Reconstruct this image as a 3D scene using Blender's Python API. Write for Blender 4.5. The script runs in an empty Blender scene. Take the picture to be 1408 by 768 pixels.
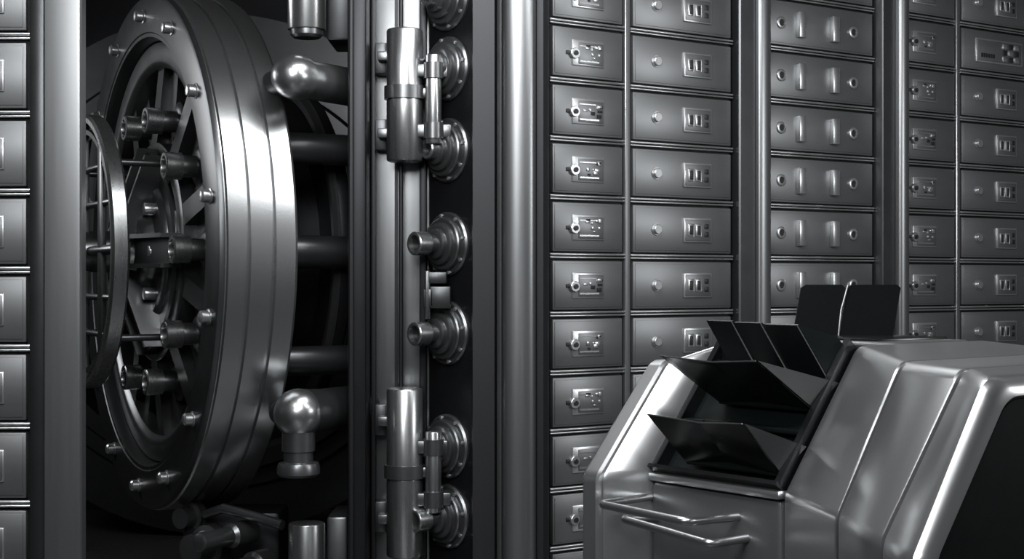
import bpy, bmesh, math, random
from mathutils import Matrix, Vector
random.seed(4)
scene = bpy.context.scene
COL = scene.collection

# ------------------------------------------------------------------ materials
def metal(name, base, rough=0.35, metallic=1.0, stretch=(1,1,1), scale=30, var=0.12, rvar=0.1, bump=0.0, spec=0.5, coat=0.0):
    m = bpy.data.materials.new(name); m.use_nodes = True
    nt = m.node_tree; b = nt.nodes['Principled BSDF']
    tc = nt.nodes.new('ShaderNodeTexCoord'); mp = nt.nodes.new('ShaderNodeMapping')
    mp.inputs['Scale'].default_value = stretch
    nz = nt.nodes.new('ShaderNodeTexNoise'); nz.inputs['Scale'].default_value = scale
    nz.inputs['Detail'].default_value = 4
    nt.links.new(tc.outputs['Object'], mp.inputs['Vector']); nt.links.new(mp.outputs[0], nz.inputs['Vector'])
    r = nt.nodes.new('ShaderNodeMapRange'); r.inputs['To Min'].default_value = max(0.02, rough-rvar); r.inputs['To Max'].default_value = rough+rvar
    nt.links.new(nz.outputs['Fac'], r.inputs['Value']); nt.links.new(r.outputs[0], b.inputs['Roughness'])
    cr = nt.nodes.new('ShaderNodeMixRGB')
    c = Vector(base)
    cr.inputs[1].default_value = (*(c*(1-var)), 1); cr.inputs[2].default_value = (*(c*(1+var)), 1)
    nt.links.new(nz.outputs['Fac'], cr.inputs[0]); nt.links.new(cr.outputs[0], b.inputs['Base Color'])
    b.inputs['Metallic'].default_value = metallic
    b.inputs['Specular IOR Level'].default_value = spec
    b.inputs['Coat Weight'].default_value = coat
    return m

M_STEEL  = metal('brushed_steel', (0.38,0.39,0.393), 0.28, .95, stretch=(1,1,0.05), scale=60, rvar=.04, var=.05)
M_SATIN  = metal('satin_steel', (0.40,0.408,0.412), 0.28, .95, scale=5, rvar=.01, var=.03)
M_RIM    = metal('turned_steel', (0.39,0.398,0.402), 0.27, .96, scale=3, var=0.03, rvar=0.01)
M_DARKST = metal('dark_steel', (0.075,0.078,0.081), 0.33, .85, scale=12, rvar=.03)
M_GUN    = metal('gunmetal', (0.15,0.155,0.158), 0.30, .88, scale=20, rvar=.03, var=.06)
M_BLACK  = metal('black_steel', (0.018,0.019,0.021), 0.4, .7, scale=10, rvar=.03)
M_BOX    = metal('box_front_steel', (0.155,0.16,0.163), 0.40, .75, stretch=(0.1,1,1), scale=50, rvar=0.03, var=0.05)
M_TRIM   = metal('trim_steel', (0.50,0.51,0.515), 0.28, .9, stretch=(0.1,1,1), scale=30, rvar=.03, var=.05)
M_GAP    = metal('gap_black', (0.006,0.007,0.007), 0.6, metallic=0.3)
M_LOCK   = metal('lock_nickel', (0.44,0.45,0.455), 0.3, .85, scale=40, rvar=.03, var=.06)
M_HOLE   = metal('keyhole_dark', (0.005,0.005,0.005), 0.5, metallic=0.0)
M_PILLAR = metal('pillar_steel', (0.20,0.206,0.21), 0.33, .88, stretch=(1,1,0.04), scale=70, rvar=0.03, var=0.04)
M_COLD   = metal('column_dark', (0.022,0.023,0.025), 0.45, .6, stretch=(1,1,0.04), scale=70, rvar=0.03, var=0.04)
M_MACH   = metal('satin_aluminium', (0.54,0.55,0.555), 0.28, .93, scale=4, rvar=0.004, var=0.01)
M_DRAWER = metal('drawer_steel', (0.24,0.245,0.25), 0.33, .9, scale=4, rvar=0.004, var=0.01)
M_GLOSSK = metal('black_acrylic', (0.004,0.0045,0.005), 0.26, metallic=0.0, scale=5, rvar=0.02, spec=0.32)
M_PANEL  = metal('side_panel_black', (0.003,0.005,0.005), 0.5, metallic=0.0, scale=20, spec=0.15)
M_FLOOR  = metal('floor_dark', (0.05,0.05,0.052), 0.3, metallic=0.0, scale=3)
M_CEIL   = metal('ceiling_grey', (0.12,0.12,0.12), 0.7, metallic=0.0, scale=3)

# ------------------------------------------------------------------ mesh builder
class MB:
    def __init__(s): s.v=[]; s.f=[]; s.m=[]; s.mats=[]
    def mi(s, mat):
        if mat not in s.mats: s.mats.append(mat)
        return s.mats.index(mat)
    def add(s, vs, fs, mat):
        o=len(s.v); k=s.mi(mat)
        s.v += [tuple(v) for v in vs]
        for f in fs: s.f.append([o+i for i in f]); s.m.append(k)
    def box(s, lo, hi, mat, bev=0.0, M=None):
        bm=bmesh.new(); bmesh.ops.create_cube(bm,size=1)
        for v in bm.verts:
            v.co=Vector([lo[i]+(v.co[i]+.5)*(hi[i]-lo[i]) for i in range(3)])
        if bev>0: bmesh.ops.bevel(bm,geom=bm.edges[:],offset=bev,segments=2,profile=.5,affect='EDGES')
        if M: bm.transform(M)
        bm.verts.index_update()
        s.add([v.co.copy() for v in bm.verts],[[v.index for v in f.verts] for f in bm.faces],mat); bm.free()
    def lathe(s, c, axis, prof, mat, n=48, cap=True):
        a=Vector(axis).normalized(); t=Vector((0,0,1)) if abs(a.z)<.9 else Vector((1,0,0))
        e1=a.cross(t).normalized(); e2=a.cross(e1)
        c=Vector(c); vs=[]; fs=[]
        for (d,r) in prof:
            for i in range(n):
                th=2*math.pi*i/n
                vs.append(c+a*d+(e1*math.cos(th)+e2*math.sin(th))*r)
        for j in range(len(prof)-1):
            for i in range(n):
                k=(i+1)%n
                fs.append([j*n+i,j*n+k,(j+1)*n+k,(j+1)*n+i])
        if cap:
            if prof[0][1]>1e-4: fs.append(list(range(n))[::-1])
            if prof[-1][1]>1e-4: fs.append([(len(prof)-1)*n+i for i in range(n)])
        s.add(vs,fs,mat)
    def cyl(s, p0, p1, r, mat, n=32, bev=0.004):
        p0=Vector(p0);p1=Vector(p1);L=(p1-p0).length; bev=min(bev,r*.4,L*.4)
        s.lathe(p0,p1-p0,[(0,r-bev),(bev*.3,r-bev*.3),(bev,r),(L-bev,r),(L-bev*.3,r-bev*.3),(L,r-bev)],mat,n)
    def ball(s, c, r, mat, axis=(0,0,1), n=32):
        s.lathe(c,axis,[(-r*math.cos(math.pi*i/16),max(1e-5,r*math.sin(math.pi*i/16))) for i in range(17)],mat,n,cap=False)
    def tube(s, pts, r, mat, n=14, closed=False):
        pts=[Vector(p) for p in pts]; N=len(pts); vs=[];fs=[]
        up=None
        for i,p in enumerate(pts):
            if closed: d=pts[(i+1)%N]-pts[i-1]
            else: d=pts[min(i+1,N-1)]-pts[max(i-1,0)]
            d.normalize()
            if up is None:
                t=Vector((0,0,1)) if abs(d.z)<.9 else Vector((1,0,0))
                up=d.cross(t).normalized()
            else:
                up=(up-d*up.dot(d)).normalized()
            w=d.cross(up)
            for k in range(n):
                th=2*math.pi*k/n; vs.append(p+(up*math.cos(th)+w*math.sin(th))*r)
        for i in range(N if closed else N-1):
            j=(i+1)%N
            for k in range(n):
                q=(k+1)%n; fs.append([i*n+k,i*n+q,j*n+q,j*n+k])
        if not closed: fs += [list(range(n))[::-1],[(N-1)*n+k for k in range(n)]]
        s.add(vs,fs,mat)
    def plate(s, pts, th, mat):
        pts=[Vector(p) for p in pts]; th=Vector(th); n=len(pts)
        s.add(pts+[p+th for p in pts],[list(range(n))[::-1],list(range(n,2*n))]+[[i,(i+1)%n,n+(i+1)%n,n+i] for i in range(n)],mat)
    def mesh(s,name,ang=35):
        me=bpy.data.meshes.new(name); me.from_pydata(s.v,[],s.f)
        for m in s.mats: me.materials.append(m)
        me.polygons.foreach_set('material_index',s.m)
        bm=bmesh.new(); bm.from_mesh(me); bmesh.ops.recalc_face_normals(bm,faces=bm.faces); bm.to_mesh(me); bm.free()
        me.polygons.foreach_set('use_smooth',[True]*len(me.polygons))
        me.set_sharp_from_angle(angle=math.radians(ang)); me.update()
        return me
    def obj(s,name,parent=None,M=None,ang=35):
        o=bpy.data.objects.new(name,s.mesh(name,ang)); COL.objects.link(o)
        if parent: o.parent=parent
        if M: o.matrix_basis=M
        return o
def empty(name,M=None):
    e=bpy.data.objects.new(name,None); e.empty_display_size=.2; COL.objects.link(e)
    if M: e.matrix_basis=M
    return e
def frame(o,x,y,z=(0,0,1)):
    M=Matrix.Identity(4)
    for i,a in enumerate((x,y,z)):
        for r in range(3): M[r][i]=a[r]
    for r in range(3): M[r][3]=o[r]
    return M

H=1.5; RH=0.2315; Z0=1.488

# ------------------------------------------------------------------ room shell
b=MB(); b.box((-4.5,-1.5,-.1),(6.5,10.2,0),M_FLOOR); b.obj('floor')
b=MB(); b.box((-4.5,-1.5,3.4),(6.5,10.2,3.5),M_CEIL); b.obj('ceiling')
b=MB(); b.box((-4.5,9.6,0),(6.5,9.7,3.4),M_BLACK); b.obj('wall_back')
b=MB(); b.box((-4.5,-1.5,0),(-4.4,9.6,3.4),M_DARKST); b.obj('wall_left')

# ------------------------------------------------------------------ deposit boxes
def box_front(b,w,h):
    b.box((0,.012,-h/2),(w,.03,h/2),M_GAP)
    g=.012
    b.box((g,-.008,-h/2+.019),(w-g,.02,h/2-.018),M_BOX,.003)
    b.box((g+.009,-.0105,-h/2+.028),(w-g-.009,.01,h/2-.027),M_BOX,.0015)
    b.cyl((0,-.006,-h/2+.008),(w,-.006,-h/2+.008),.0050,M_TRIM,10,.001)
    b.cyl((0,-.006,-h/2-.0045),(w,-.006,-h/2-.0045),.0042,M_TRIM,10,.001)
def knob(b,x,z,r=.02,l=.02,mat=M_LOCK):
    b.lathe((x,-.006,z),(0,-1,0),[(0,r*1.25),(.009,r*1.25),(.009,r),(l,r),(l+.002,r*.88),(l+.002,.0001)],mat,24,False)
def three_hole(b,x,z,w=.155,h=.104):
    b.box((x-w/2,-.019,z-h/2),(x+w/2,-.005,z+h/2),M_LOCK,.004)
    b.box((x-w/2+.007,-.021,z-h/2+.007),(x+w/2-.007,-.009,z+h/2-.007),M_BOX,.002)
    for i,dx in enumerate((-.042,0,.045)):
        if i<2:
            b.box((x+dx-.017,-.0235,z-.027),(x+dx+.017,-.018,z+.027),M_LOCK,.005)
            b.box((x+dx-.009,-.0265,z-.020),(x+dx+.009,-.018,z+.020),M_HOLE,.004)
        else:
            b.box((x+dx-.012,-.0235,z+.006),(x+dx+.012,-.018,z+.028),M_HOLE,.003)
            b.box((x+dx-.012,-.0235,z-.028),(x+dx+.012,-.018,z-.006),M_HOLE,.003)
def latch_plate(b,x,z,rs,w=.155,h=.104):
    rr=random.Random(rs)
    b.box((x-w/2,-.016,z-h/2),(x+w/2,-.005,z+h/2),M_LOCK,.004)
    b.box((x-w/2+.030,-.019,z-h/2+.008),(x+w/2-.006,-.009,z+h/2-.010),M_BOX,.002)
    b.box((x-w/2+.034,-.021,z-h/2+.016),(x+w/2-.03,-.013,z-h/2+.022),M_TRIM)
    b.box((x-w/2+.034,-.021,z+h/2-.026),(x+w/2-.045,-.013,z+h/2-.022),M_TRIM)
    for i in range(8):
        cx=x+.012+rr.uniform(-.03,.045); cz=z+rr.uniform(-.022,.03); sx=rr.uniform(.004,.012); sz=rr.uniform(.003,.009)
        b.box((cx-sx,-.0210-rr.uniform(0,.003),cz-sz),(cx+sx,-.013,cz+sz),rr.choice([M_LOCK,M_TRIM,M_GAP]),.001)
    b.lathe((x-w/2+.010,-.008,z-.004),(0,-1,0),[(0,.022),(.016,.022),(.018,.020),(.018,.0001)],M_LOCK,20,False)
    b.lathe((x-w/2+.010,-.026,z-.004),(0,-1,0),[(0,.010),(.006,.010),(.006,.0001)],M_HOLE,12,False)
    b.box((x-w/2-.028,-.014,z-.010),(x-w/2-.006,-.006,z+.006),M_HOLE,.002)
def keyring(b,x,z):
    b.lathe((x,-.006,z),(0,-1,0),[(0,.027),(.010,.027),(.012,.024),(.012,.0155),(.006,.015),(.006,.0001)],M_LOCK,24,False)
    b.lathe((x,-.013,z),(0,-1,0),[(0,.0145),(.002,.0145),(.002,.0001)],M_HOLE,14,False)
def barhandle(b,x,z):
    b.box((x-.020,-.034,z-.058),(x+.020,-.006,z+.058),M_TRIM,.003)

def cell_mesh(kind,w,var=0):
    b=MB(); box_front(b,w,RH)
    if kind=='latch': latch_plate(b,w*.49,0.0,var,w=.16)
    elif kind=='latch_s': latch_plate(b,w*.42,0.0,var,w=.17)
    elif kind=='knob3': knob(b,w*.235,0); three_hole(b,w*.63,0)
    elif kind=='bars':
        keyring(b,w*.135,0); barhandle(b,w*.30,0); barhandle(b,w*.605,0); keyring(b,w*.79,0)
    elif kind=='label':
        x=w*.55; b.box((x-.19,-.016,-.06),(x+.17,-.005,.06),M_LOCK,.004)
        b.box((x-.18,-.018,-.051),(x+.16,-.01,.051),M_BOX,.002)
        for i in range(6):
            b.box((x-.155+i*.018,-.02,-.034),(x-.142+i*.018,-.015,-.014),M_HOLE)
        for i in range(3):
            for j in range(3):
                b.box((x+.01+i*.046,-.022,-.045+j*.032),(x+.042+i*.046,-.015,-.020+j*.032),M_HOLE if (i+j)%2 else M_TRIM,.001)
    elif kind=='slot':
        b.box((w*.60,-.017,-.048),(w*.85,-.005,.048),M_LOCK,.003)
        b.box((w*.61,-.019,-.043),(w*.84,-.012,.043),M_BOX,.002)
        b.box((w*.66,-.0205,-.028),(w*.815,-.012,.028),M_HOLE,.002)
        b.box((w*.67,-.022,-.023),(w*.805,-.012,.023),M_BOX,.002)
    return b.mesh('box_'+kind)

WL=(.829,.559,0); WN=(-.559,.829,0)
Mw=frame((.146,5.73,0),WL,WN)
cab=empty('safe_deposit_box_wall',Mw)
cols=[('latch',0.0,.372),('knob3',.405,.966),('bars',1.155,1.848),('latch_s',2.021,2.425),('knob3',2.458,3.00),('bars',3.04,3.7)]
for ci,(kind,t0,t1) in enumerate(cols):
    vs=[cell_mesh(kind,t1-t0,v) for v in range(3 if 'latch' in kind else 1)]
    lab=cell_mesh('label',t1-t0) if ci==4 else None
    for j in range(-5,8):
        me=vs[(j*7+ci)%len(vs)]
        if lab and j==5: me=lab
        o=bpy.data.objects.new('deposit_box_c%d_r%d'%(ci,j+5),me); COL.objects.link(o); o.parent=cab
        o.matrix_basis=Matrix.Translation((t0,0,Z0+j*RH))
zt=Z0+7.5*RH; zb=Z0-5.5*RH
b=MB()
b.box((-.02,.03,0),(3.75,.4,3.36),M_GAP)
b.box((0,-.02,0),(3.74,.03,zb),M_PILLAR,.004)
b.box((0,-.02,zt),(3.74,.03,3.36),M_PILLAR,.004)
for x0,x1 in ((.374,.403),(2.427,2.456),(3.002,3.038)):
    b.box((x0,-.008,.01),(x1,.03,3.34),M_BOX,.003)
    b.cyl((x0+.003,-.007,.01),(x0+.003,-.007,3.34),.003,M_TRIM,8)
b.obj('cabinet_carcass',cab)
def pilaster(name,x0,x1,d,par=cab):
    b=MB(); w=x1-x0
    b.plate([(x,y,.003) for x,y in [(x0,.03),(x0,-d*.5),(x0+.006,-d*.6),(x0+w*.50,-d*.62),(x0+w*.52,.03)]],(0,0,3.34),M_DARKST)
    pts=[(x0+w*.52,.03),(x0+w*.52,-d*.7)]
    for i in range(9):
        a=math.pi*(1-i/8)
        pts.append((x0+w*.74+ w*.21*math.cos(a), -d*.8-.2*d*math.sin(a)))
    pts+= [(x0+w*.96,-d*.5),(x1,-d*.45),(x1,.03)]
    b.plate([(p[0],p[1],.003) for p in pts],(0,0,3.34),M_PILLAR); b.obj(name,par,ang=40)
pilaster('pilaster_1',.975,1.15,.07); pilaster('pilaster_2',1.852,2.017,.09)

LF=empty('safe_deposit_cabinet',frame((-1.427,4.33,0),(1,0,0),(0,1,0)))
me=cell_mesh('slot',.5)
for c in range(3):
    for j in range(-6,8):
        o=bpy.data.objects.new('deposit_box_l%d_r%d'%(c,j+6),me); COL.objects.link(o); o.parent=LF
        o.matrix_basis=Matrix.Translation((-.505-c*.53,0,1.535+(j+.5)*RH-RH))
b=MB()
b.box((-1.6,.03,0),(.0,.3,3.36),M_GAP)
for c in range(3): b.box((-.535-c*.53,-.012,.002),(-.507-c*.53,.03,3.34),M_BOX,.003)
b.obj('carcass',LF)
b=MB()
b.box((-.004,-.02,.002),(.040,.2,3.35),M_DARKST,.006)
b.plate([(x,y,.002) for x,y in ((.042,.25),(.042,-.030),(.048,-.036),(.142,-.036),(.150,-.034),(.154,-.026),(.085,.25))],(0,0,3.348),M_PILLAR)
b.obj('jamb',LF)

# ------------------------------------------------------------------ vault door frame post + hinges
PF=empty('vault_door_frame')
b=MB()
b.box((-.625,5.52,.002),(-.555,6.1,3.35),M_BLACK,.01)
b.cyl((-.610,5.51,.002),(-.610,5.51,3.34),.010,M_COLD,20)
b.box((-.555,5.74,.002),(-.325,6.0,3.35),M_PILLAR,.004)
b.box((-.552,5.70,.002),(-.535,5.75,3.34),M_COLD,.003)
b.box((-.362,5.69,.002),(-.335,5.75,3.34),M_BLACK,.004)
b.obj('hinge_panel',PF)
n=Vector((-.74,-.672,0)).normalized(); tl=Vector((.672,-.74,0)).normalized()
b=MB()
P0=Vector((-.335,5.75,.003)); P1=Vector((-.150,5.545,.003))
b.plate([P0,P1,P1+Vector((0.02,.3,0)),P0+Vector((0,.12,0))],(0,0,3.34),M_BLACK)
b.obj('bolt_plate',PF)
b=MB()
b.plate([(-.152,6.0,.003),(-.152,5.50,.003),(-.148,5.485,.003),(-.066,5.485,.003),(-.06,5.50,.003),(-.06,6.0,.003)],(0,0,3.34),M_COLD)
prof=[(-.058,6.0),(-.058,5.48),(-.054,5.47),(-.040,5.465),(-.036,5.475)]
for i in range(17):
    a=math.pi*(1-i/16); prof.append((.026+.060*math.cos(a),5.455-.030*math.sin(a)))
prof+=[(.089,5.48),(.093,5.5)]
prof+=[(.093,6.0)]
b.plate([(p[0],p[1],.003) for p in prof],(0,0,3.34),M_PILLAR)
b.plate([(.094,6.0,.003),(.094,5.49,.003),(.118,5.485,.003),(.135,5.51,.003),(.14,5.53,.003),(.14,6.0,.003)],(0,0,3.34),M_COLD)
b.obj('moulded_column',PF,ang=50)

b=MB()
def hollow(b,c,ax,r,l,mat):
    b.lathe(c,ax,[(0,r),(l*.1,r),(l-.004,r),(l,r-.004),(l,r*.72),(l-.008,r*.70),(l-.03,r*.68)],mat,32,False)
    b.lathe(c,ax,[(l-.02,r*.7),(l-.02,.0001)],M_HOLE,24,False)
def flange(z,style=0,rs=1.0):
    c=Vector((-.245,5.655,z))
    R=.125*rs
    b.lathe(c,n,[(-.05,R),(.012,R),(.02,R*.95),(.02,R*.84),(.035,R*.82),(.04,R*.78),(.04,R*.66),(.055,R*.64),(.06,R*.58),(.06,R*.48),(.075,R*.46),(.08,R*.40),(.08,.001)],M_GUN,40,False)
    if style==0:
        b.cyl(c+n*.07,c+n*.13,.034,M_GUN); hollow(b,c+n*.115,n,.045,.06,M_STEEL)
    else:
        hollow(b,c+n*.07,n,.04,.045,M_STEEL)
    for i in range(8):
        a=2*math.pi*i/8+.2
        p=c+tl*math.cos(a)*R*.9+Vector((0,0,1))*math.sin(a)*R*.9
        b.cyl(p+n*.01,p+n*.026,.008,M_LOCK,8,.001)
for y,st in ((-5,1),(92,1),(205,1),(335,0),(458,0),(615,1),(712,0),(830,1)): flange(H-(y-388)*.0028,st)
b.obj('locking_bolts',PF)
b=MB()
for (x0,x1,z0,z1) in ((-.335,-.25,1.495,1.54),(-.315,-.235,1.40,1.485),(-.34,-.30,1.405,1.475)):
    b.box((x0,5.56,z0),(x1,5.64,z1),M_DARKST,.006)
b.cyl((-.325,5.57,1.36),(-.325,5.57,1.545),.012,M_GUN)
b.obj('bolt_guide',PF)
b=MB(); b.cyl((-.432,5.66,.01),(-.432,5.66,3.38),.009,M_COLD,12); b.box((-.462,5.725,.01),(-.450,5.742,3.33),M_BLACK); b.obj('lock_rod',PF)
def hinge(name,z0,z1,knz0,knz1):
    b=MB(); x=-.413; y=5.60
    h=z1-z0
    b.lathe((x,y,z0),(0,0,1),[(0,.055),(.004,.066),(.010,.07),(h*.46,.07),(h*.46,.066),(h*.475,.066),(h*.475,.07),(h-.010,.07),(h-.004,.066),(h,.055)],M_STEEL,48)
    b.lathe((x,y,z0+h*.47),(0,0,1),[(0,.07),(0,.079),(.05,.079),(.05,.07)],M_GUN,48,False)
    b.box((x,y-.03,z0+h*.475),(x+.115,y+.02,z0+h*.475+.04),M_GUN,.008)
    b.cyl((x+.112,y-.03,knz0),(x+.112,y-.03,knz1),.031,M_STEEL)
    for z in (knz0+.02,knz1-.09):
        b.lathe((x+.112,y-.03,z),(0,0,1),[(0,.031),(0,.039),(.06,.039),(.06,.031)],M_GUN,32,False)
        b.box((x+.03,y-.045,z+.005),(x+.12,y-.005,z+.055),M_GUN,.006)
        b.box((x+.112,y-.03,z+.005),(x+.18,y+.03,z+.055),M_GUN,.006)
    for z in (z0+h*.22,z0+h*.80):
        b.box((x-.12,y+.06,z-.06),(x-.075,y+.14,z+.06),M_DARKST,.004)
        b.box((x-.105,y+.0,z-.018),(x-.05,y+.08,z+.018),M_GUN,.004)
    b.obj(name,PF)
hinge('hinge_upper',1.962,2.475,2.03,2.37)
hinge('hinge_lower',.444,1.095,.62,.93)

# ------------------------------------------------------------------ vault door
u=Vector((.483,-.876,0)); w=Vector((.876,.483,0)).normalized(); zz=Vector((0,0,1)); C=Vector((-1.59,6.25,1.63))
VD=empty('round_vault_door',Matrix.Translation(C))
O=Vector((0,0,0))
def pt(R,phi,T): return u*(R*math.sin(phi))+zz*(R*math.cos(phi))+w*T
b=MB()
b.lathe(O,w,[(.10,.90),(.02,.905),(.0,.915),(0,.93),(-.004,.935),(-.004,1.075),(.0,1.088),(.012,1.094),(.02,1.094)],M_DARKST,160,False)
b.lathe(O,w,[(.14,.79),(.07,.79),(.05,.805),(.045,.82),(.045,.88),(.05,.895),(.10,.90)],M_GUN,160,False)
b.obj('face_ring',VD)
b=MB()
b.lathe(O,w,[(.02,1.094),(.024,1.094),(.030,1.10),(.096,1.10),(.101,1.086),(.111,1.086),(.116,1.10),(.194,1.10),(.199,1.086),(.209,1.086),(.214,1.10),(.288,1.10),(.298,1.094),(.302,1.08),(.302,.7)],M_RIM,200,False)
b.obj('door_rim',VD,ang=24)
b=MB()
b.lathe(O,w,[(.17,.001),(.17,.25),(.17,.80),(.302,.81)],M_BLACK,96,False); b.obj('back_plate',VD)
b=MB()
for i in range(14):
    p=pt(1.005,math.radians(360/14*i+2),0)
    b.lathe(p,-w,[(.0,.030),(.008,.030),(.010,.024),(.035,.024),(.042,.018),(.044,.001)],M_LOCK,20,False)
b.obj('face_bolts',VD)
b=MB()
for i in range(10):
    ph=math.radians(36*i+18)
    p=pt(.575,ph,.12)
    b.cyl(p,p-w*.10,.045,M_GUN); hollow(b,p-w*.085,-w,.055,.07,M_STEEL)
    b.lathe(p+w*.04,-w,[(0,.085),(.05,.085),(.056,.078),(.066,.06),(.066,.04)],M_DARKST,28,False)
b.obj('studs',VD)
b=MB()
for i in range(10):
    ph=math.radians(36*i)
    er=u*math.sin(ph)+zz*math.cos(ph); et=u*math.cos(ph)-zz*math.sin(ph)
    vs=[]
    for (r,hw) in [(.16,.07),(.81,.15)]:
        for sgn in (-1,1):
            for T in (.172,.09 if r<.5 else .12):
                vs.append(er*r+et*hw*sgn+w*T)
    b.add(vs,[[0,1,3,2],[4,6,7,5],[0,4,5,1],[2,3,7,6],[1,5,7,3],[0,2,6,4]],M_DARKST)
    b.plate([er*.15-et*.045+w*.10,er*.15-et*.045+w*.02,er*.80-et*.045+w*.085,er*.80-et*.045+w*.13],et*.09,M_DARKST)
b.lathe(O,w,[(.17,.39),(.05,.39),(.045,.40),(.045,.46),(.05,.47),(.17,.47)],M_DARKST,96,False)
b.obj('spokes',VD)
b=MB()
b.lathe(O,-w,[(-.16,.38),(-.04,.38),(-.03,.37),(-.03,.31),(-.015,.305),(-.005,.295),(-.005,.20),(.03,.195),(.05,.18),(.05,.13),(.08,.125),(.09,.11),(.09,.09),(.29,.085),(.30,.08),(.30,.001)],M_GUN,64,False)
for i in range(8):
    p=pt(.25,2*math.pi*i/8,.03); b.cyl(p,p-w*.07,.026,M_LOCK,14)
for i in range(5):
    ph=2*math.pi*i/5+math.pi/2
    er=u*math.sin(ph)+zz*math.cos(ph); et=u*math.cos(ph)-zz*math.sin(ph)
    for k in (-.07,.052):
        b.plate([er*.05+et*k-w*.14,er*.44+et*k-w*.04,er*.44+et*k+w*.06,er*.05+et*k+w*.04],et*.018,M_GUN)
    b.plate([er*.05-et*.06-w*.08,er*.05+et*.06-w*.08,er*.43+et*.06-w*.0,er*.43-et*.06-w*.0],w*.03,M_DARKST)
b.obj('hub',VD)
b=MB()
b.lathe(O,w,[(-.265,.545),(-.265,.565),(-.255,.575),(-.205,.575),(-.195,.565),(-.195,.545),(-.265,.545)],M_STEEL,120,False)
b.lathe(O,w,[(-.25,.49),(-.25,.51),(-.22,.51),(-.22,.49),(-.25,.49)],M_GUN,120,False)
for hz in (.0,.19,-.19,.34,-.34):
    hl=math.sqrt(.545**2-hz**2)
    b.cyl(u*-hl+zz*hz-w*.235,u*hl+zz*hz-w*.235,.013 if hz else .02,M_GUN,14)
for hu in (-.3,.0,.3):
    hl=math.sqrt(.545**2-hu**2)
    b.box((-.03,-.012,-hl),(.03,.012,hl),M_GUN,.004,M=Matrix.Translation(u*hu-w*.24)@frame((0,0,0),u,w))
for i in range(4):
    ph=math.pi/4+i*math.pi/2
    b.cyl(pt(.5,ph,-.23),pt(.5,ph,.1),.014,M_DARKST)
b.obj('locking_wheel',VD)

b=MB()
b.lathe(O,w,[(.60,.001),(.60,.70),(.61,.745),(.63,.752),(.66,.75),(.68,.72),(.68,.001)],M_BLACK,120,False)
b.lathe(O,w,[(.592,.70),(.588,.735),(.60,.757),(.612,.757)],M_GUN,120,False)
b.lathe(O,w,[(.30,.55),(.60,.55)],M_BLACK,64,False)
b.obj('pressure_disc',VD)
b=MB()
def loc(X,Y,Z): return Vector((X,Y,Z))-C
for Z,r in ((2.03,.062),(1.62,.066),(1.19,.058)):
    p=u*.80+zz*(Z-C.z)
    b.cyl(p+w*.28,p+w*.78,r,M_DARKST,32)
    b.lathe(p,w,[(.30,r+.02),(.34,r+.02),(.345,r)],M_DARKST,32,False)
b.obj('axial_bolts',VD)
b=MB()
p=loc(-.82,5.42,2.267); q=loc(-.50,5.95,2.267)
b.lathe(p,(q-p),[(-.072,.001),(-.070,.02),(-.062,.045),(-.045,.064),(-.02,.078),(.01,.083),(.05,.083),(.06,.074),(.6,.074)],M_SATIN,40,False)
b.cyl(p,p+Vector((-.25,.5,0)),.05,M_DARKST)
p=loc(-.80,5.45,1.01); q=loc(-.52,5.9,1.01)
b.ball(p,.093,M_SATIN); b.lathe(p,(q-p),[(0,.09),(.05,.088),(.12,.084),(.5,.084)],M_DARKST,32)
b.lathe(p,(0,0,-1),[(.05,.062),(.14,.062),(.145,.055),(.18,.055),(.185,.075),(.20,.08),(.225,.08),(.235,.07)],M_GUN,36)
b.cyl(p,p+Vector((-.25,.5,0)),.06,M_DARKST)
b.obj('crane_elbows',VD)
b=MB()
b.cyl(loc(-.79,5.6,2.47),loc(-.79,5.6,3.36),.073,M_STEEL); b.cyl(loc(-.79,5.6,.01),loc(-.79,5.6,.575),.070,M_STEEL)
b.lathe(loc(-.79,5.6,2.44),(0,0,1),[(0,.05),(.01,.062),(.03,.064),(.08,.064)],M_GUN,32)
b.box(tuple(loc(-.72,5.65,2.44)),tuple(loc(-.63,5.95,3.36)),M_DARKST,.01)
b.box(tuple(loc(-.72,5.65,.01)),tuple(loc(-.64,5.95,.59)),M_GUN,.01)
b.obj('crane_posts',VD)
b=MB()
d=Vector((-.5,-.85,0)).normalized()
for (x,y,z,r,l) in ((-1.20,5.9,.44,.085,.15),(-1.05,5.85,.50,.05,.3),(-1.30,6.0,.54,.06,.1),(-.98,5.8,.38,.06,.2),(-1.22,5.9,.24,.06,.2)):
    p=loc(x,y,z)
    b.lathe(p,d,[(0,r),(l*.4,r),(l*.45,r*.75),(l,r*.7),(l*1.02,r*.5),(l*1.02,.001)],M_GUN,32,False)
b.tube([loc(-1.24,5.9,.56),loc(-1.15,5.8,.60),loc(-1.0,5.75,.57),loc(-.9,5.7,.55)],.02,M_GUN)
b.box(tuple(loc(-1.35,5.95,.005)),tuple(loc(-.95,6.2,.56)),M_BLACK,.02)
b.obj('lower_gear',VD)

VP=empty('vault_portal',frame((-1.75,8.6,1.55),(1,0,0),(0,1,0)))
b=MB()
b.lathe(O,(0,1,0),[(.30,1.05),(.0,1.05),(-.06,1.07),(-.06,1.16),(-.02,1.18),(-.02,1.26),(.0,1.28),(.0,1.54),(.30,1.54)],M_DARKST,120,False)
for i in range(16):
    a=math.pi*2*i/16; p=Vector((1.215*math.cos(a),-.02,1.215*math.sin(a))); b.cyl(p,p+Vector((0,-.03,0)),.025,M_GUN,14)
b.obj('portal_ring',VP)

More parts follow.
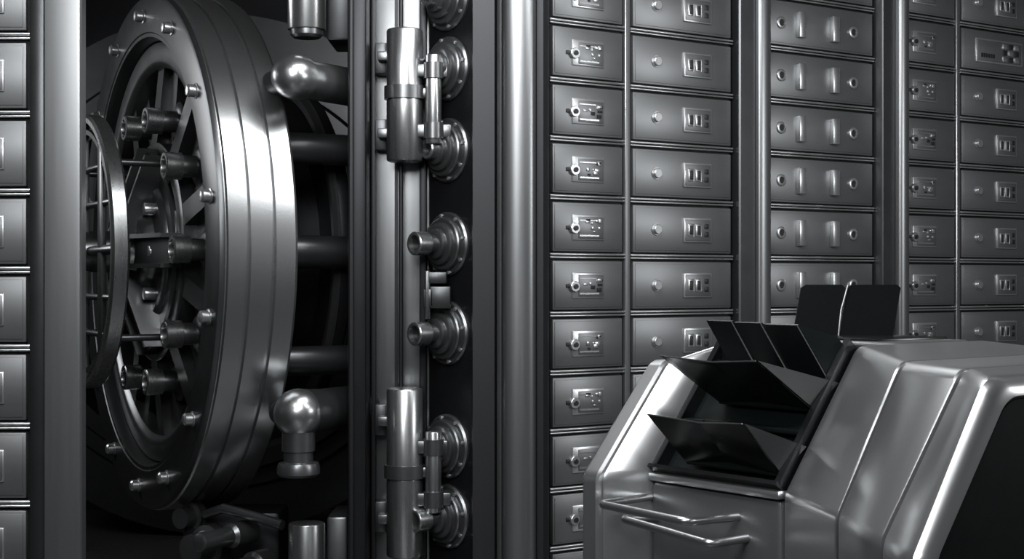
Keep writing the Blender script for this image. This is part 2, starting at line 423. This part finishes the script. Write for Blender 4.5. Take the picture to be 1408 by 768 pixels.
# ------------------------------------------------------------------ machine
L=Vector((.62,-.785,0)); P=Vector((.785,.62,0))
MM=frame((.501,2.70,0),L,P)
MC=empty('banknote_sorting_machine',MM)
ZB=1.106
def fillet(p0,p1,p2,r,n):
    p0,p1,p2=Vector(p0),Vector(p1),Vector(p2)
    a=(p0-p1).normalized(); c=(p2-p1).normalized()
    ang=a.angle(c); t=r/math.tan(ang/2)
    q0=p1+a*t; q1=p1+c*t; out=[]
    bis=(a+c).normalized(); ce=p1+bis*(r/math.sin(ang/2))
    v0=q0-ce; v1=q1-ce; th=v0.angle(v1)
    for i in range(n+1):
        k=i/n
        out.append(ce+(v0*math.sin((1-k)*th)+v1*math.sin(k*th))/math.sin(th))
    return out
def profile(pB,pT,zB,zT,ins=0,back=.62,r1=.03,r2=.05):
    pB+=ins; pT+=ins*.9; zT-=ins; 
    pts=[Vector((back,0.0)),Vector((pB,0.0))]
    pts+=fillet((pB,0),(pB,zB),(pT,zT),r1,6)
    pts+=fillet((pB,zB),(pT,zT),(back,zT),r2,10)
    pts+=[Vector((back,zT))]
    return pts
def loft(b,st,mat,cap0=True,cap1=True):
    vs=[];fs=[];m=None
    for (s,pts) in st:
        m=len(pts); vs+=[Vector((s,p.x,p.y)) for p in pts]
    for i in range(len(st)-1):
        for k in range(m):
            q=(k+1)%m; fs.append([i*m+k,i*m+q,(i+1)*m+q,(i+1)*m+k])
    if cap0: fs.append(list(range(m))[::-1])
    if cap1: fs.append([(len(st)-1)*m+k for k in range(m)])
    b.add(vs,fs,mat)
def S(s,pB,pT,zT,ins=0,zB=ZB,r1=.04,r2=.045): return (s,profile(pB,pT,zB,zT,ins,r1=r1,r2=r2))
b=MB()
loft(b,[S(0.0,0.01,.22,1.372,.016),S(.004,0.0,.212,1.377,.003),S(.010,-.003,.208,1.377),S(.06,-.03,.172,1.374),S(.225,-.125,.05,1.362),S(.229,-.128,.047,1.362,.003),S(.231,-.13,.045,1.361,.018)],M_MACH)
loft(b,[S(.236,-.13,.045,1.361,.02),S(.240,-.136,.042,1.362,.003),S(.246,-.14,.038,1.362),S(.413,-.254,-.048,1.361),S(.418,-.258,-.052,1.361,.003),S(.420,-.262,-.054,1.361,.018)],M_MACH)
st=[S(.425,-.262,-.054,1.361,.02),S(.430,-.266,-.058,1.362,.003),S(.436,-.27,-.062,1.362),S(.50,-.325,-.13,1.36,0,r1=.05,r2=.06),S(.535,-.345,-.165,1.36,0.0,r1=.05,r2=.06)]
for i in range(1,7):
    a=i/6*math.pi/2
    st.append(S(.535+.03*math.sin(a),-.348,-.17,1.36,.03*(1-math.cos(a)),r1=.05,r2=.06))
st.append(S(.558,-.348,-.17,1.36,.036,r1=.05,r2=.06))
loft(b,st,M_MACH)
b.obj('side_pod',MC,ang=28)
b=MB(); loft(b,[S(.223,-.13,.045,1.361,.022),S(.243,-.13,.045,1.361,.022)],M_GAP); loft(b,[S(.412,-.262,-.054,1.361,.022),S(.43,-.262,-.054,1.361,.022)],M_GAP); b.obj('seam_gasket',MC)
b=MB(); loft(b,[S(.55,-.348,-.17,1.36,.036,r1=.05,r2=.06),S(.5605,-.348,-.17,1.36,.036,r1=.05,r2=.06)],M_PANEL); b.obj('side_panel',MC)
b=MB()
loft(b,[S(-.47,-.09,.10,1.335,.03),S(-.455,-.10,.09,1.335,.008),S(-.44,-.103,.088,1.335),S(-.41,-.098,.093,1.337),S(-.405,-.095,.096,1.338,.004),S(-.403,-.093,.098,1.338,.014),S(-.401,-.093,.098,1.338,.014),S(-.399,-.09,.10,1.339,.003),S(-.394,-.082,.108,1.34),S(-.352,-.01,.20,1.37),S(-.347,.0,.21,1.37,.01)],M_MACH)
b.obj('far_pod',MC,ang=28)
b=MB()
loft(b,[S(-.35,0.03,.25,1.355,0,1.07),S(0.002,0.03,.25,1.355,0,1.07)],M_PANEL)
b.box((-.348,-.002,.05),(.0,.05,1.095),M_DRAWER,.012)
b.box((-.348,-.010,1.096),(.0,.05,1.114),M_MACH,.006)
b.box((-.347,.34,1.33),(.0,.60,1.379),M_MACH,.01)
b.obj('centre_body',MC,ang=30)
b=MB()
sl=Vector((0,.211,.271)).normalized(); nn=Vector((0,-sl.z,sl.y))
def q(s,t,o): return Vector((s,0.0,1.114))+sl*t+nn*o
for s0 in (-.345,-.016):
    b.plate([q(s0,0,-.02),q(s0,.34,-.02),q(s0,.34,.012),q(s0,.01,.012)],(.014,0,0),M_GLOSSK)
b.plate([q(-.345,0,-.03),q(-.002,0,-.03),q(-.002,0,.02),q(-.345,0,.02)],sl*.008,M_GLOSSK)
b.plate([q(-.345,0,-.025),q(-.002,0,-.025),q(-.002,.34,-.025),q(-.345,.34,-.025)],nn*.008,M_PANEL)
b.box((-.345,.19,1.30),(-.02,.40,1.372),M_PANEL,.006)
b.obj('pocket_tray',MC)
b=MB()
TH=Vector((0,.004,-.0025))
for (pa,za,pb,zb_) in ((.016,1.140,-.045,1.236),(.110,1.256,-.008,1.352)):
    b.plate([(-.265,pa,za),(-.15,pa+.016,za),(-.185,pb+.016,zb_-.008),(-.315,pb,zb_)],TH,M_GLOSSK)
    b.plate([(-.15,pa+.016,za),(-.02,pa,za),(-.058,pb,zb_),(-.185,pb+.016,zb_-.008)],TH,M_GLOSSK)
    b.tube([(-.315,pb,zb_),(-.185,pb+.016,zb_-.008),(-.058,pb,zb_)],.0016,M_GUN,6)
    b.plate([(-.056,pb,zb_),(-.018,pa,za),(-.001,pa+.05,za+.05)],(0.004,0,0.001),M_GLOSSK)
    b.plate([(-.265,pa,za),(-.018,pa,za),(-.010,pa+.07,za+.06),(-.29,pa+.07,za+.06)],(0,.002,-.004),M_PANEL)
    b.box((-.34,pa+.055,za+.07),(-.004,pa+.085,za+.080),M_PANEL,.002)
    b.plate([(-.19,pb+.03,zb_-.004),(-.15,pa+.03,za+.01),(-.14,pa+.075,za+.065),(-.17,pb+.08,zb_-.01)],(.004,0,0),M_GLOSSK)
b.obj('pocket_flaps',MC)
b=MB()
for s0,dz in ((-.30,.004),(-.222,0.002),(-.140,0)):
    k=0.0 if s0<-.2 else .012
    b.plate([(s0+.05,.165,1.285),(s0+.120+k,.165,1.285),(s0+.070+k,.11,1.417+dz),(s0,.11,1.417+dz)],(0,.005,.002),M_GLOSSK)
    b.plate([(s0+.070+k,.11,1.417+dz),(s0+.120+k,.165,1.285),(s0+.135+k,.23,1.33),(s0+.105+k,.18,1.395)],(.004,0,0),M_PANEL)
    b.tube([(s0+.070+k,.11,1.418+dz),(s0+.095+k,.1375,1.352),(s0+.120+k,.165,1.285)],.0016,M_LOCK,6)
b.obj('pocket_dividers',MC)
Mi=MM.inverted()
b=MB()
for x0,x1 in ((.614,.712),(.716,.834)):
    pts=[(x0,3.19,1.372),(x1,3.19,1.372),(x1+.018,3.205,1.46),(x1+.024,3.21,1.488),(x1+.016,3.21,1.495),(x0+.034,3.21,1.495),(x0+.024,3.21,1.488)]
    b.plate([Mi@Vector(p) for p in pts],(Mi.to_3x3()@Vector((0,.006,0))),M_GLOSSK)
b.tube([Mi@Vector(p) for p in ((.714,3.185,1.375),(.722,3.19,1.44),(.739,3.2,1.494))],.002,M_LOCK,8)
b.box((-.34,.36,1.372),(-.06,.60,1.384),M_GLOSSK,.003)
b.obj('hopper_guides',MC)
def round_path(pts,r=.02,n=5):
    pts=[Vector(p) for p in pts]; out=[pts[0]]
    for i in range(1,len(pts)-1):
        a=(pts[i-1]-pts[i]).normalized(); c=(pts[i+1]-pts[i]).normalized()
        for k in range(n+1):
            t=k/n; out.append((pts[i]+a*r)*(1-t)**2+pts[i]*2*t*(1-t)+(pts[i]+c*r)*t*t)
    out.append(pts[-1]); return out
b=MB()
b.tube(round_path([(-.35,0.0,1.062),(-.35,-.14,1.060),(-.109,-.14,1.056),(-.109,0.005,1.051)]),.008,M_SATIN,20)
b.tube(round_path([(-.33,.005,1.02),(-.33,-.10,1.03),(-.085,-.10,1.014),(-.085,0.005,1.014)]),.008,M_SATIN,20)
b.obj('drawer_handles',MC,ang=60)

# ------------------------------------------------------------------ lights
def area(name,loc_,target,sx,sy,power,col=(.98,.99,1)):
    l=bpy.data.lights.new(name,'AREA'); l.shape='RECTANGLE'; l.size=sx; l.size_y=sy; l.energy=power; l.color=col
    o=bpy.data.objects.new(name,l); COL.objects.link(o); o.location=loc_
    d=Vector(target)-Vector(loc_); o.rotation_euler=d.to_track_quat('-Z','Y').to_euler(); return o
area('overhead_softbox',(-.6,3.0,3.3),(-.6,5.2,1.9),1.6,.5,55)  # added unseen softbox, gives door and hinge steel something to reflect
area('overhead_softbox.001',(2.0,3.6,3.3),(2.4,6.0,2.2),2.0,.6,60)  # added softbox out of view, for the box wall and rim highlight
area('overhead_softbox.002',(-.9,.3,2.9),(-.3,5.5,2.2),1.4,.7,62)  # added frontal softbox near the camera, not a fixture of the room
area('overhead_softbox.003',(.2,1.6,3.3),(.7,2.6,1.2),1.6,.5,62)  # invented overhead light, brightens the sorting machine and its edges
area('overhead_softbox.004',(.1,4.6,3.35),(-.3,5.0,0),1.6,.7,48)  # extra unseen light, put in to brighten the upper door rim
area('side_softbox',(5.2,3.2,2.5),(1.5,6.2,2.5),1.4,1.0,62)  # added off-frame light on no wall, brightens box fronts towards the top
area('side_softbox.001',(-3.9,6.6,2.6),(-1.6,6.2,1.9),1.4,1.0,30)  # added light beyond the left cabinet, for the door face to reflect
wd=bpy.data.worlds.new('world'); scene.world=wd; wd.use_nodes=True
wd.node_tree.nodes['Background'].inputs[0].default_value=(.88,.94,1,1); wd.node_tree.nodes['Background'].inputs[1].default_value=.07

# ------------------------------------------------------------------ camera
cam=bpy.data.cameras.new('camera'); co=bpy.data.objects.new('camera',cam); COL.objects.link(co)
co.location=(0,0,H); co.rotation_euler=(math.pi/2,0,0)
cam.sensor_width=36; cam.lens=36*2000/1408; cam.shift_y=4/1408; cam.clip_start=.05
scene.camera=co
scene.view_settings.view_transform='Standard'
scene.view_settings.look='None'
